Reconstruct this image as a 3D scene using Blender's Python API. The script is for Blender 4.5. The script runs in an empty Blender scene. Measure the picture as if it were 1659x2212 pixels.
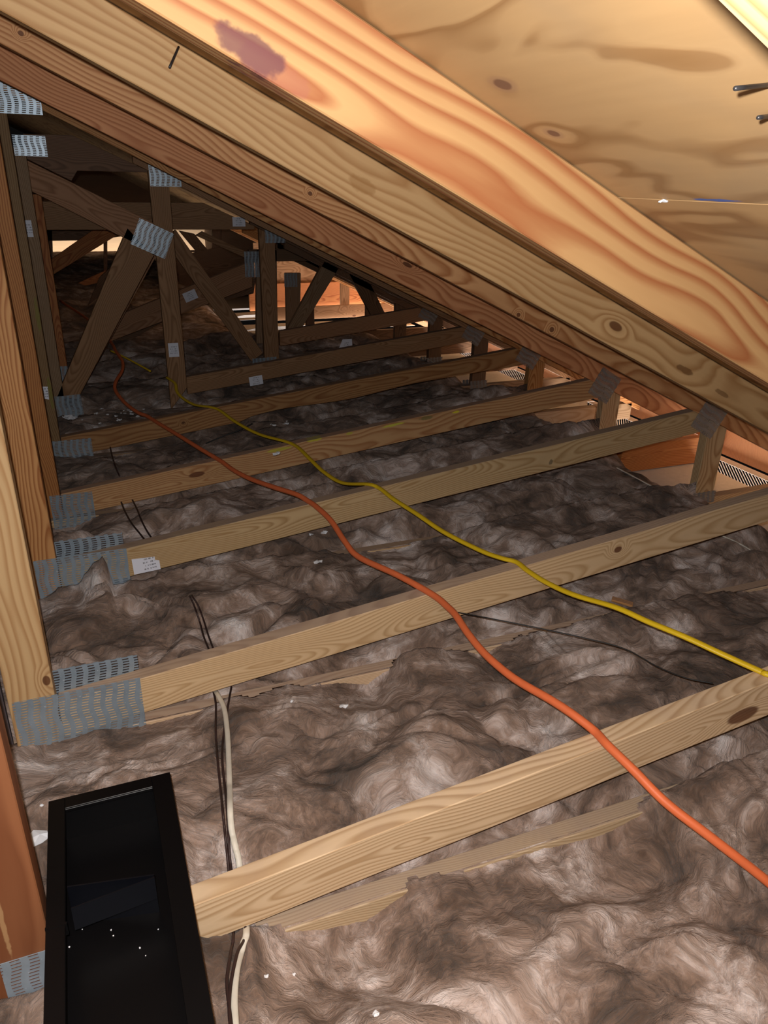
import bpy, bmesh, math, random
import numpy as np
from mathutils import Vector, Matrix, noise
random.seed(7)
S = bpy.context.scene
COL = S.collection

# ------------------------------------------------------------------ camera
H = 1.207                                   # lens height above the ceiling board
F = 1608.26                                 # focal length in pixels of the 1659 x 2212 frame
CXY = (829.5, 1106.0)
CAM = np.array([[0.93070195, -0.36518038, 0.02090884],
                [-0.13125235, -0.38677359, -0.91278640],
                [0.34141867, 0.84678774, -0.40790172]])     # rows: right, down, forward
cd = bpy.data.cameras.new('camera')
cam = bpy.data.objects.new('camera', cd)
COL.objects.link(cam)
S.camera = cam
cd.sensor_fit = 'VERTICAL'
cd.sensor_height = 36.0
cd.lens = 36.0 * F / 2212.0
cd.clip_start = 0.02
r_, d_, f_ = (Vector(CAM[i]) for i in range(3))
cam.matrix_world = Matrix.Translation((0, 0, H)) @ Matrix((r_, -d_, -f_)).transposed().to_4x4()

# ------------------------------------------------------------------ world, lamps, exposure
W = bpy.data.worlds.new('world')
S.world = W
W.use_nodes = True
W.node_tree.nodes['Background'].inputs[0].default_value = (0.75, 0.72, 0.70, 1)
W.node_tree.nodes['Background'].inputs[1].default_value = 0.004
S.view_settings.view_transform = 'Standard'
S.view_settings.look = 'None'
S.view_settings.exposure = 0.0
S.view_settings.gamma = 1.0

def lamp(name, kind, loc, energy, color=(1, 1, 1), rot=(0, 0, 0), size=None, radius=None):
    ld = bpy.data.lights.new(name, kind)
    ld.energy = energy
    ld.color = color
    if size:
        ld.shape = 'RECTANGLE'
        ld.size, ld.size_y = size
    if radius is not None:
        ld.shadow_soft_size = radius
    o = bpy.data.objects.new(name, ld)
    COL.objects.link(o)
    o.location = loc
    o.rotation_euler = rot
    return o
fl = Vector((0, 0, H)) - 0.017 * Vector(CAM[0]) - 0.026 * Vector(CAM[1])
lamp('camera_flash', 'POINT', fl, 74.0, (1.0, 0.98, 0.955), radius=0.006)
# daylight thrown up from the sunlit ground outside, below the vented eaves
lamp('daylight_eave', 'AREA', (2.80, 3.4, -0.40), 260.0, (1.0, 0.90, 0.80), (math.pi, 0, 0), (0.55, 8.6))
lamp('daylight_far_eave', 'AREA', (2.0, 6.95, -0.40), 42.0, (1.0, 0.92, 0.84), (math.pi, 0, 0), (2.0, 1.3))
lamp('daylight_left_eave', 'AREA', (0.2, 13.4, -0.75), 48.0, (1.0, 0.90, 0.72), (math.pi, 0, 0), (4.0, 0.7))

# ------------------------------------------------------------------ frame of reference
YK = {-1: 0.211, 0: 0.820, 1: 1.409, 2: 2.019, 3: 2.641, 4: 3.262, 5: 3.866, 6: 4.490, 7: 5.087, 8: 5.697, 9: 6.307}
DZ = {-1: -0.015, 0: 0.0, 1: 0.009, 2: 0.026, 3: -0.008, 4: 0.003, 5: 0.005, 6: 0.020, 7: 0.0, 8: 0.0, 9: 0.0}
TH = 0.038
WA, WB, WD = 0.204, 0.1149, 0.0901         # sloping web: top edge z = WA + WB x
CT = 0.0890                                # top of the bottom chord
RA, RB, RD = 1.3861, -0.4706, 0.1055       # rafter: bottom edge z = RA + RB x
def ray(px, py):
    return Vector(CAM.T @ np.array([(px - CXY[0]) / F, (py - CXY[1]) / F, 1.0]))
def onY(px, py, Y):                         # where the sight line through a photo point meets the plane y = Y
    d = ray(px, py); t = Y / d.y
    return Vector((d.x * t, Y, H + d.z * t))
def onZ(px, py, Z):
    d = ray(px, py); t = (Z - H) / d.z
    return Vector((d.x * t, d.y * t, Z))
def onK(px, py, k):
    p = onY(px, py, YK[k]); return (p.x, p.z)

# ------------------------------------------------------------------ materials
class NT:
    def __init__(s, name):
        s.m = bpy.data.materials.new(name); s.m.use_nodes = True
        s.t = s.m.node_tree; s.t.nodes.clear()
        s.out = s.t.nodes.new('ShaderNodeOutputMaterial')
    def n(s, typ, **kw):
        x = s.t.nodes.new('ShaderNode' + typ)
        for a, v in kw.items(): setattr(x, a, v)
        return x
    def put(s, sock, v):
        if hasattr(v, 'links') or isinstance(v, bpy.types.NodeSocket): s.t.links.new(v, sock)
        else: sock.default_value = v
    def math(s, op, a, b=None, c=None, clamp=False):
        x = s.n('Math', operation=op); x.use_clamp = clamp
        s.put(x.inputs[0], a)
        if b is not None: s.put(x.inputs[1], b)
        if c is not None: s.put(x.inputs[2], c)
        return x.outputs[0]
    def vm(s, op, a, b=None, scale=None):
        x = s.n('VectorMath', operation=op)
        s.put(x.inputs[0], a)
        if b is not None: s.put(x.inputs[1], b)
        if scale is not None: s.put(x.inputs['Scale'], scale)
        return x.outputs['Value'] if op in ('LENGTH', 'DISTANCE', 'DOT_PRODUCT') else x.outputs['Vector']
    def noise(s, vec, scale, detail=3, rough=.55, dist=0.0, col=False):
        x = s.n('TexNoise'); s.put(x.inputs['Vector'], vec)
        x.inputs['Scale'].default_value = scale; x.inputs['Detail'].default_value = detail
        x.inputs['Roughness'].default_value = rough; x.inputs['Distortion'].default_value = dist
        return x.outputs['Color' if col else 'Fac']
    def ramp(s, fac, stops, interp='LINEAR'):
        x = s.n('ValToRGB'); x.color_ramp.interpolation = interp
        e = x.color_ramp.elements
        while len(e) < len(stops): e.new(0.5)
        for i, (p, c) in enumerate(stops):
            e[i].position = p
            e[i].color = (c, c, c, 1) if isinstance(c, (int, float)) else (*c, 1)
        s.put(x.inputs[0], fac)
        return x.outputs[0]
    def rng(s, v, a, b, c=0.0, d=1.0):
        x = s.n('MapRange'); x.interpolation_type = 'SMOOTHSTEP'
        s.put(x.inputs[0], v)
        for i, q in zip((1, 2, 3, 4), (a, b, c, d)): x.inputs[i].default_value = q
        return x.outputs[0]
    def mix(s, fac, a, b, mode='MIX'):
        x = s.n('MixRGB', blend_type=mode)
        s.put(x.inputs[0], fac)
        for i, v in ((1, a), (2, b)):
            s.put(x.inputs[i], (*v, 1) if isinstance(v, tuple) and len(v) == 3 else v)
        return x.outputs[0]
    def comb(s, x, y, z):
        c = s.n('CombineXYZ')
        for i, v in enumerate((x, y, z)): s.put(c.inputs[i], v)
        return c.outputs[0]
    def sep(s, v):
        x = s.n('SeparateXYZ'); s.put(x.inputs[0], v); return x.outputs
    def obj(s): return s.n('TexCoord').outputs['Object']
    def bsdf(s, color, rough=.6, bump=None, strength=.2, dist=.002, metallic=0.0, spec=.3, **kw):
        b = s.n('BsdfPrincipled')
        s.put(b.inputs['Base Color'], (*color, 1) if isinstance(color, tuple) else color)
        s.put(b.inputs['Roughness'], rough)
        b.inputs['Metallic'].default_value = metallic
        b.inputs['Specular IOR Level'].default_value = spec
        if bump is not None:
            u = s.n('Bump'); u.inputs['Strength'].default_value = strength; u.inputs['Distance'].default_value = dist
            s.put(u.inputs['Height'], bump); s.t.links.new(u.outputs[0], b.inputs['Normal'])
        s.t.links.new(b.outputs[0], s.out.inputs[0])
        return b

def wood(name, early, late, ring=.007, off=(0, 0, 0), knots=(), marks=(), dust=.45, warp=.02, tilt=.03, autoknots=True, amt=1.0, pith=.05):
    """Sawn pine: growth rings cut by the board, knots, stains and dust on the upper side.
    knots: (x, z, rx, rz) in board space; marks: (x, z, rx, rz, colour, strength)."""
    n = NT(name)
    o = n.obj()
    rnd = n.n('ObjectInfo').outputs['Random']
    sh = n.comb(n.math('MULTIPLY_ADD', rnd, 31.0, off[0]), n.math('MULTIPLY_ADD', rnd, 7.0, off[1]), n.math('MULTIPLY_ADD', rnd, 13.0, off[2]))
    q = n.vm('ADD', o, sh)
    x, y, z = n.sep(o)
    big = n.noise(n.vm('MULTIPLY', q, (1.5, 3.0, 3.0)), 1.0, 2, .5)
    big2 = n.noise(n.vm('MULTIPLY', q, (.9, 2.0, 2.0)), 1.7, 1, .5)
    fine = n.noise(n.vm('MULTIPLY', q, (6.0, 60.0, 60.0)), 1.0, 3, .6)
    dz = n.math('MULTIPLY_ADD', n.math('SUBTRACT', big2, .5), .16, n.math('MULTIPLY', n.math('SUBTRACT', rnd, .5), .09))
    dy = n.math('ADD', n.math('MULTIPLY', x, tilt), n.math('MULTIPLY_ADD', n.math('SUBTRACT', big, .5), .17, pith))
    yy = n.math('ADD', y, dy)
    zz = n.math('ADD', z, dz)
    r = n.math('SQRT', n.math('ADD', n.math('MULTIPLY', yy, yy), n.math('MULTIPLY', zz, zz)))
    r = n.math('ADD', r, n.math('MULTIPLY', n.math('SUBTRACT', n.noise(n.vm('MULTIPLY', q, (3.0, 14, 14)), 1.0, 2), .5), warp))
    kcol = None
    masks = []
    if autoknots:
        v = n.n('TexVoronoi'); v.inputs['Scale'].default_value = 1.0; v.inputs['Randomness'].default_value = 1.0
        n.put(v.inputs['Vector'], n.vm('MULTIPLY', q, (2.2, .5, 3.6)))
        kd = v.outputs['Distance']
        r = n.math('ADD', r, n.math('MULTIPLY', n.rng(kd, 0.0, .22, 1.0, 0.0), .028))
        masks.append(n.rng(n.math('ADD', kd, n.math('MULTIPLY', n.math('SUBTRACT', fine, .5), .02)), .028, .05, 1.0, 0.0))
    for (kx, kz, rx, rz) in knots:
        d = n.vm('LENGTH', n.vm('MULTIPLY', n.vm('SUBTRACT', o, (kx, 0, kz)), (1 / rx, 0.0, 1 / rz)))
        d = n.math('ADD', d, n.math('MULTIPLY', n.math('SUBTRACT', big, .5), .5))
        r = n.math('ADD', r, n.math('MULTIPLY', n.rng(d, .5, 3.6, 1.0, 0.0), .030))
        masks.append(n.rng(d, .8, 1.1, 1.0, 0.0))
    ph = n.math('FRACT', n.math('DIVIDE', r, ring))
    ph = n.math('ADD', ph, n.math('MULTIPLY', n.math('SUBTRACT', fine, .5), .18))
    g = n.ramp(ph, [(0.0, .35), (.08, .05), (.42, .16), (.68, .72), (.86, 1.0), (1.0, .35)])
    patch = n.noise(n.vm('MULTIPLY', q, (2.0, 6.0, 6.0)), 1.3, 3, .6)
    e2 = n.mix(patch, tuple(c * .80 for c in early), tuple(min(1, c * 1.15) for c in early))
    col = n.mix(n.math('MULTIPLY', g, .95 * amt), e2, late)
    col = n.mix(n.math('MULTIPLY', fine, .35), col, n.mix(1.0, col, (.72, .66, .60), 'MULTIPLY'))
    for m in masks:
        col = n.mix(n.math('MULTIPLY', m, .9), col, n.mix(fine, (.05, .018, .008), (.17, .065, .022)))
    for (mx, mz, rx, rz, mc, st) in marks:
        d = n.vm('LENGTH', n.vm('MULTIPLY', n.vm('SUBTRACT', o, (mx, 0, mz)), (1 / rx, 0.0, 1 / rz)))
        d = n.math('ADD', d, n.math('MULTIPLY', n.math('SUBTRACT', n.noise(n.vm('MULTIPLY', o, (1, 1, 1)), 45, 3), .5), 1.3))
        col = n.mix(n.math('MULTIPLY', n.rng(d, .75, 1.1, 1.0, 0.0), st), col, mc)
    if dust:
        nz = n.sep(n.n('NewGeometry').outputs['Normal'])[2]
        dm = n.math('MULTIPLY', n.rng(nz, .6, .9), n.math('MULTIPLY_ADD', n.noise(o, 14, 4, .6), .5, dust - .25))
        col = n.mix(dm, col, (.33, .25, .22))
    hv = n.n('HueSaturation')
    hv.inputs['Saturation'].default_value = 1.0
    n.put(hv.inputs['Hue'], n.math('MULTIPLY_ADD', rnd, -.010, .500))
    n.put(hv.inputs['Value'], n.math('MULTIPLY_ADD', rnd, .22, .89))
    n.put(hv.inputs['Color'], col)
    n.bsdf(hv.outputs[0], .62, n.math('ADD', g, n.math('MULTIPLY', fine, .6)), .12, .001, spec=.25)
    return n.m

PALE = ((.60, .44, .245), (.35, .205, .085))
AMBER = ((.52, .29, .105), (.27, .105, .026))
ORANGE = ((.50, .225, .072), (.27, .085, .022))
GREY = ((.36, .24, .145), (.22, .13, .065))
M = {}
M['pale'] = wood('pine_pale', *PALE)
M['pale2'] = wood('pine_straw', (.66, .51, .33), (.45, .31, .17), ring=.0055, warp=.012)
M['amber'] = wood('pine_amber', *AMBER, dust=.3)
M['orange'] = wood('pine_orange', *ORANGE, dust=.3)
M['grey'] = wood('pine_weathered', *GREY)
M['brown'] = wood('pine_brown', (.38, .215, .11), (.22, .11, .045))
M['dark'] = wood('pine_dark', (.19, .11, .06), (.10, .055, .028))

def metal(name, base=(.30, .37, .44)):
    n = NT(name)
    o = n.obj()
    x, y, z = n.sep(o)
    PX, PZ = .0235, .0066
    u = n.math('DIVIDE', x, PX)
    w = n.math('MULTIPLY', n.math('SINE', n.math('MULTIPLY', z, 78.0)), .13)
    fu = n.math('ABSOLUTE', n.math('SUBTRACT', n.math('FRACT', n.math('ADD', u, w)), .5))
    fz = n.math('ABSOLUTE', n.math('SUBTRACT', n.math('FRACT', n.math('DIVIDE', z, PZ)), .5))
    slot = n.math('MULTIPLY', n.math('LESS_THAN', fu, .28), n.math('LESS_THAN', fz, .23))
    lip = n.math('MULTIPLY', n.math('LESS_THAN', fu, .26), n.math('LESS_THAN', fz, .33))
    big = n.noise(o, 30, 3)
    fleck = n.noise(o, 160, 2)
    col = n.mix(big, tuple(c * .75 for c in base), tuple(c * 1.3 for c in base))
    col = n.mix(n.rng(fleck, .66, .74), col, (.55, .62, .68))  # pale blue-grey flecks scattered by noise
    b = n.n('BsdfPrincipled')
    n.put(b.inputs['Base Color'], col)
    b.inputs['Metallic'].default_value = .40
    b.inputs['Roughness'].default_value = .36
    u_ = n.n('Bump'); u_.inputs['Strength'].default_value = .7; u_.inputs['Distance'].default_value = .0015
    n.put(u_.inputs['Height'], lip); n.t.links.new(u_.outputs[0], b.inputs['Normal'])
    tr = n.n('BsdfTransparent')
    mx = n.n('MixShader')
    n.put(mx.inputs[0], slot); n.t.links.new(b.outputs[0], mx.inputs[1]); n.t.links.new(tr.outputs[0], mx.inputs[2])
    n.t.links.new(mx.outputs[0], n.out.inputs[0])
    return n.m
M['plate'] = metal('galvanised_plate')
M['plate_dull'] = metal('galvanised_plate_dull', (.20, .21, .225))

def insulation(name, tint=1.0):
    n = NT(name)
    o = n.obj()
    wv = n.noise(o, 4.2, 2, .5, col=True)
    q = n.vm('ADD', o, n.vm('SCALE', n.vm('SUBTRACT', wv, (.5, .5, .5)), scale=.30))
    wv2 = n.noise(q, 13.0, 2, .55, col=True)
    q2 = n.vm('ADD', q, n.vm('SCALE', n.vm('SUBTRACT', wv2, (.5, .5, .5)), scale=.085))
    wv3 = n.noise(q2, 45.0, 2, .55, col=True)
    q3 = n.vm('ADD', q2, n.vm('SCALE', n.vm('SUBTRACT', wv3, (.5, .5, .5)), scale=.018))
    blot = n.noise(q, 5.2, 4, .55)
    med = n.noise(n.vm('MULTIPLY', q2, (1.0, 1.5, 1.3)), 15.0, 4, .58)
    fib = n.noise(n.vm('MULTIPLY', q3, (1.0, 2.2, 2.0)), 70.0, 4, .65)
    t = n.math('ADD', n.math('MULTIPLY', blot, .82), n.math('ADD', n.math('MULTIPLY', med, .42), n.math('MULTIPLY', fib, .17)))
    col = n.ramp(t, [(.50, (.050, .033, .024)), (.60, (.125, .080, .058)), (.69, (.245, .165, .125)), (.76, (.37, .275, .23)), (.84, (.60, .50, .465)), (.95, (.82, .76, .75))])
    g = n.noise(q, 3.1, 2, .5)
    col = n.mix(n.rng(g, .55, .75, 0.0, .5), col, n.mix(1.0, col, (.74, .79, .82), 'MULTIPLY'))
    hgt = n.math('ADD', n.math('MULTIPLY', med, 1.0), n.math('MULTIPLY', fib, .5))
    b = n.bsdf(col, .95, hgt, .8, .016, spec=.06)
    b.inputs['Sheen Weight'].default_value = .15
    b.inputs['Sheen Roughness'].default_value = .6
    return n.m
M['wool'] = insulation('brown_mineral_wool')

def plain(name, col, rough=.6, spec=.3, metallic=0.0, var=.15, sc=40):
    n = NT(name)
    o = n.obj()
    c = n.mix(n.noise(o, sc, 3), tuple(v * (1 - var) for v in col), tuple(min(1, v * (1 + var)) for v in col))
    n.bsdf(c, rough, n.noise(o, sc * 3, 2), .1, .001, metallic, spec)
    return n.m
M['black'] = plain('black_painted_steel', (.0022, .0020, .0024), .42, .22)
M['cord_orange'] = plain('orange_vinyl', (.72, .16, .055), .5, .35, var=.08)
M['cord_yellow'] = plain('yellow_vinyl', (.72, .48, .015), .42, .35, var=.08)
M['cord_white'] = plain('white_vinyl', (.62, .58, .50), .45)
M['wire_brown'] = plain('brown_wire', (.035, .018, .016), .5)
M['wire_black'] = plain('black_wire', (.02, .02, .02), .5)
M['paper'] = plain('white_flake', (.75, .76, .80), .8)
M['soffit'] = plain('soffit_white', (.62, .60, .60), .6)
M['nail'] = plain('nail_steel', (.07, .065, .065), .4, metallic=.7)
M['drywall'] = plain('drywall_grey', (.30, .28, .28), .9)
M['greybox'] = plain('grey_plastic', (.16, .135, .15), .5)
M['fresh'] = wood('pine_fresh', (.62, .47, .33), (.48, .33, .2), dust=.2, autoknots=False, knots=[(-.06, .0, .016, .009)])

def tag_mat():
    n = NT('printed_tag')
    o = n.obj()
    x, y, z = n.sep(o)
    row = n.math('FRACT', n.math('MULTIPLY', z, 95.0))
    rowi = n.math('FLOOR', n.math('MULTIPLY', z, 95.0))
    wd = n.noise(n.comb(n.math('MULTIPLY', x, 170.0), rowi, 0.0), 1.0, 2)
    ink = n.math('MULTIPLY', n.math('LESS_THAN', n.math('ABSOLUTE', n.math('SUBTRACT', row, .5)), .22), n.math('GREATER_THAN', wd, .50))
    ink = n.math('MULTIPLY', ink, n.math('MULTIPLY', n.math('LESS_THAN', n.math('ABSOLUTE', x), .017), n.math('LESS_THAN', n.math('ABSOLUTE', z), .022)))
    col = n.mix(n.math('MULTIPLY', ink, .75), (.72, .74, .84), (.08, .08, .1))
    n.bsdf(col, .6, spec=.3)
    return n.m
M['tag'] = tag_mat()

# ------------------------------------------------------------------ object helpers
def link(name, bm, mat, parent=None, loc=None, rot=None, smooth=False):
    me = bpy.data.meshes.new(name)
    bm.to_mesh(me); bm.free()
    if smooth:
        for p in me.polygons: p.use_smooth = True
    me.materials.append(mat)
    o = bpy.data.objects.new(name, me)
    COL.objects.link(o)
    if parent: o.parent = parent
    if loc is not None: o.location = loc
    if rot is not None: o.rotation_euler = rot
    return o
def tag(o, label, cat, group=None, kind=None):
    if label: o['label'] = label
    if cat: o['category'] = cat
    if group: o['group'] = group
    if kind: o['kind'] = kind
    return o
def empty(name, loc):
    o = bpy.data.objects.new(name, None)
    COL.objects.link(o); o.location = loc; o.empty_display_size = .1
    return o
def bx(bm, x0, x1, y0, y1, z0, z1):
    v = [bm.verts.new((x, y, z)) for x in (x0, x1) for y in (y0, y1) for z in (z0, z1)]
    for f in ((0, 1, 3, 2), (4, 6, 7, 5), (0, 4, 5, 1), (2, 3, 7, 6), (0, 2, 6, 4), (1, 5, 7, 3)):
        bm.faces.new([v[i] for i in f])
def prism(name, poly, y, mat, parent=None, ang=0.0, th=TH, bevel=.0016, org=None):
    """A board cut to the outline poly [(x, z)...] in a truss plane, y..y+th; local x runs along the grain."""
    c = org or (sum(p[0] for p in poly) / len(poly), sum(p[1] for p in poly) / len(poly))
    ca, sa = math.cos(ang), math.sin(ang)
    loc2 = [((px - c[0]) * ca + (pz - c[1]) * sa, -(px - c[0]) * sa + (pz - c[1]) * ca) for px, pz in poly]
    bm = bmesh.new()
    a = [bm.verts.new((x, -th / 2, z)) for x, z in loc2]
    b = [bm.verts.new((x, th / 2, z)) for x, z in loc2]
    bm.faces.new(a); bm.faces.new(b[::-1])
    n = len(a)
    for i in range(n):
        bm.faces.new((a[i], b[i], b[(i + 1) % n], a[(i + 1) % n]))
    bmesh.ops.recalc_face_normals(bm, faces=bm.faces)
    if bevel:
        bmesh.ops.bevel(bm, geom=list(bm.edges), offset=bevel, segments=1, affect='EDGES')
    base = parent.location if parent else Vector((0, 0, 0))
    return link(name, bm, mat, parent, Vector((c[0], y + th / 2, c[1])) - base, (0, -ang, 0))
def bar(name, p0, p1, w, y, mat, parent=None, th=TH, cut0=None, cut1=None):
    """straight member between two centre-line points"""
    p0, p1 = Vector(p0), Vector(p1)
    d = (p1 - p0).normalized(); nrm = Vector((-d.y, d.x)) * w / 2
    poly = [p0 - nrm, p1 - nrm, p1 + nrm, p0 + nrm]
    return prism(name, [tuple(p) for p in poly], y, mat, parent, math.atan2(d.y, d.x), th)
def sheet(name, poly, y, mat, parent, ang=0.0, th=.0012):
    return prism(name, poly, y, mat, parent, ang, th, 0)
def rect(cx, cz, w, h, a=0.0):
    ca, sa = math.cos(a), math.sin(a)
    return [(cx + u * w / 2 * ca - v * h / 2 * sa, cz + u * w / 2 * sa + v * h / 2 * ca) for u, v in ((-1, -1), (1, -1), (1, 1), (-1, 1))]
def catmull(P, sub=8):
    P = [Vector(p) for p in P]
    P = [P[0] * 2 - P[1]] + P + [P[-1] * 2 - P[-2]]
    out = []
    for i in range(1, len(P) - 2):
        for s in range(sub):
            t = s / sub
            a, b, c, d = P[i - 1:i + 3]
            out.append(.5 * ((2 * b) + (c - a) * t + (2 * a - 5 * b + 4 * c - d) * t * t + (3 * b - a - 3 * c + d) * t ** 3))
    out.append(P[-2])
    return out
def tube(name, pts, r, mat, sub=8, seg=10, flat=1.0, parent=None, on_wool=True):
    P = catmull(pts, sub)
    if on_wool: P = [lift(p, r * .8) for p in P]
    bm = bmesh.new()
    rings = []
    for i, p in enumerate(P):
        t = (P[min(i + 1, len(P) - 1)] - P[max(i - 1, 0)]).normalized()
        u = t.cross(Vector((0, 0, 1)))
        u = u.normalized() if u.length > 1e-4 else Vector((1, 0, 0))
        v = u.cross(t)
        rings.append([bm.verts.new(p + u * r * math.cos(2 * math.pi * k / seg) + v * r * flat * math.sin(2 * math.pi * k / seg)) for k in range(seg)])
    for a, b in zip(rings, rings[1:]):
        for k in range(seg):
            bm.faces.new((a[k], a[(k + 1) % seg], b[(k + 1) % seg], b[k]))
    bm.faces.new(rings[0][::-1]); bm.faces.new(rings[-1])
    bmesh.ops.recalc_face_normals(bm, faces=bm.faces)
    return link(name, bm, mat, parent, smooth=True)

# ------------------------------------------------------------------ setting: ceiling board, roof deck, eaves
bm = bmesh.new(); bx(bm, -2.2, 2.24, -1.0, 6.30, -.016, 0.0)
fo = link('floor', bm, M['drywall']); fo['kind'] = 'structure'
bm = bmesh.new(); bx(bm, -2.2, 2.0, 6.302 + 1.3, 13.0, -.016, 0.0)
fo = link('floor', bm, M['drywall']); fo['kind'] = 'structure'
bm = bmesh.new(); bx(bm, -2.2, 1.2, 6.302, 7.600, -.016, 0.0)
fo = link('floor', bm, M['drywall']); fo['kind'] = 'structure'

def deck_z(x): return RA + RD + RB * x
def deck(name, x0, x1, y0, y1, mat):
    bm = bmesh.new()
    L = math.hypot(x1 - x0, RB * (x1 - x0))
    bx(bm, -L / 2, L / 2, y0 - (y0 + y1) / 2, (y1 - y0) / 2, 0, .012)
    xm = (x0 + x1) / 2
    o = link(name, bm, mat, None, (xm, (y0 + y1) / 2, deck_z(xm) + .001), (0, -math.atan(RB), 0))
    o['kind'] = 'structure'
    return o
def deck_mat(name, knots, late, marks=()):
    n = NT(name)
    o = n.obj()
    # rotary-cut veneer: broad flowing figure running across the slope (along y)
    q = n.vm('MULTIPLY', o, (3.2, 1.1, 1.0))
    w = n.noise(q, 1.3, 3, .5, .6, col=True)
    q2 = n.vm('ADD', q, n.vm('SCALE', n.vm('SUBTRACT', w, (.5, .5, .5)), scale=.9))
    f = n.noise(q2, 1.6, 2, .5)
    kd = []
    for (kx, ky, a, b) in knots:
        d = n.vm('LENGTH', n.vm('MULTIPLY', n.vm('SUBTRACT', o, (kx, ky, 0)), (1 / a, 1 / b, 0)))
        d = n.math('ADD', d, n.math('MULTIPLY', n.math('SUBTRACT', n.noise(o, 30, 2), .5), .6))
        f = n.math('ADD', f, n.rng(d, .4, 6.0, .07, 0.0))
        kd.append(d)
    bands = n.math('FRACT', n.math('MULTIPLY', f, 5.5))
    g = n.ramp(bands, [(0, .2), (.1, 0), (.6, .12), (.82, .8), (.93, .7), (1, .2)])
    fine = n.noise(n.vm('MULTIPLY', o, (60, 5, 1)), 1.0, 3, .6)
    grime = n.noise(o, 2.2, 4, .6)
    col = n.mix(g, (.50, .31, .145), late)
    col = n.mix(n.math('MULTIPLY', fine, .4), col, n.mix(1.0, col, (.7, .66, .6), 'MULTIPLY'))
    col = n.mix(n.rng(grime, .46, .74, 0, .5), col, (.27, .195, .125))
    for d in kd:
        col = n.mix(n.rng(d, .75, 1.15, .95, 0), col, n.mix(fine, (.06, .025, .012), (.17, .075, .035)))
        col = n.mix(n.rng(d, 1.2, 1.9, .35, 0), col, (.30, .17, .11))
    for (mx, my, a, b, c, st) in marks:
        d = n.vm('LENGTH', n.vm('MULTIPLY', n.vm('SUBTRACT', o, (mx, my, 0)), (1 / a, 1 / b, 0)))
        col = n.mix(n.rng(n.math('ADD', d, n.math('MULTIPLY', n.noise(o, 60, 3), .9)), .9, 1.3, st, 0), col, c)
    n.bsdf(col, .65, n.math('ADD', n.math('MULTIPLY', fine, .5), g), .1, .002, spec=.2)
    return n.m
SX = .638
cosr = 1 / math.hypot(1, RB)
def dl(x, y, x0, x1, y0, y1): return ((x - (x0 + x1) / 2) / cosr, y - (y0 + y1) / 2)
A_ = (-.58, SX - .001, -.6, 1.82)
kn = [dl(.419, .749, *A_) + (.009, .014), dl(.502, .777, *A_) + (.007, .010), dl(.548, .919, *A_) + (.004, .005)]
mk = [dl(.634, .66, *A_) + (.004, .05, (.03, .12, .42), .8)]
deck('ceiling', *A_, deck_mat('roof_plywood', kn, (.27, .135, .048), mk))
dm2 = deck_mat('roof_plywood_plain', [], (.25, .12, .045))
deck('ceiling', SX + .001, 1.858, -.6, 1.82, dm2)
deck('ceiling', 1.860, 2.90, -.6, 1.82, dm2)
deck('ceiling', -1.80, -.582, -.6, 1.82, dm2)
for x0, x1 in ((-1.8, -.582), (-.58, .638), (.64, 1.858), (1.86, 2.90)):
    deck('ceiling', x0, x1, 1.823, 4.26, dm2)
    deck('ceiling', x0, x1, 4.263, 7.80, dm2)
for x0, x1 in ((-1.8, -.582), (-.58, .638), (.64, 2.0)):
    deck('ceiling', x0, x1, 7.803, 13.0, dm2)
# far hip slope on the left, coming down to an open eave
bm = bmesh.new()
v = [bm.verts.new(p) for p in ((-2.2, 11.0, 1.32), (2.4, 11.0, 1.32), (2.4, 13.75, .03), (-2.2, 13.75, .03))]
f = bm.faces.new(v)
e = bmesh.ops.extrude_face_region(bm, geom=[f])
bmesh.ops.translate(bm, verts=[q for q in e['geom'] if isinstance(q, bmesh.types.BMVert)], vec=(0, 0, .012))
bmesh.ops.recalc_face_normals(bm, faces=bm.faces)
o = link('ceiling', bm, M['fresh']); o['kind'] = 'structure'

def soffit(name, L, w, slot0, slot1, pitch=.0205, sw=.0145, skew=1.0):
    """A vented panel lying flat: local x across the eave, local y along it; slanted slots between x = slot0 and slot1."""
    bm = bmesh.new()
    t = .0014
    def q(pts):
        a = [bm.verts.new((x, y, 0)) for x, y in pts]; b = [bm.verts.new((x, y, t)) for x, y in pts]
        bm.faces.new(a[::-1]); bm.faces.new(b)
        for i in range(4): bm.faces.new((a[i], a[(i + 1) % 4], b[(i + 1) % 4], b[i]))
    q([(0, 0), (slot0, 0), (slot0, L), (0, L)])
    q([(slot1, 0), (w, 0), (w, L), (slot1, L)])
    dx = slot1 - slot0
    xl, xr = (slot0, slot1) if skew > 0 else (slot1, slot0)
    y = 0.0
    dx *= 1.35
    while y + dx + pitch < L:
        q([(xl, y), (xl, y + pitch - sw), (xr, y + pitch - sw + dx), (xr, y + dx)])
        y += pitch
    for y, a, b in ((0.0, xr, 0), (y, xl, 1)):      # closed triangles at the two ends
        tri = [(xr, 0.0), (xr, dx), (xl, 0.0)] if b == 0 else [(xl, y), (xl, L), (xr, L), (xr, min(L, y + dx))]
        va = [bm.verts.new((p[0], p[1], 0)) for p in tri]; vb = [bm.verts.new((p[0], p[1], t)) for p in tri]
        bm.faces.new(va); bm.faces.new(vb[::-1])
    bmesh.ops.recalc_face_normals(bm, faces=bm.faces)
    return link(name, bm, M['soffit'])
ys = (-1.0, 1.30, 3.70, 6.10)
where = ('nearest the camera, mostly outside the view', 'behind the second short heel post', 'farther along behind the dark heel posts')
for i in range(3):
    s_ = soffit('soffit_panel', ys[i + 1] - ys[i] - .003, .64, .45, .585)
    s_.location = (2.245, ys[i], -.024)
    tag(s_, 'white vented soffit panel with slanted light slots ' + where[i], 'soffit', 'soffit panels along the eave')
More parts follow.
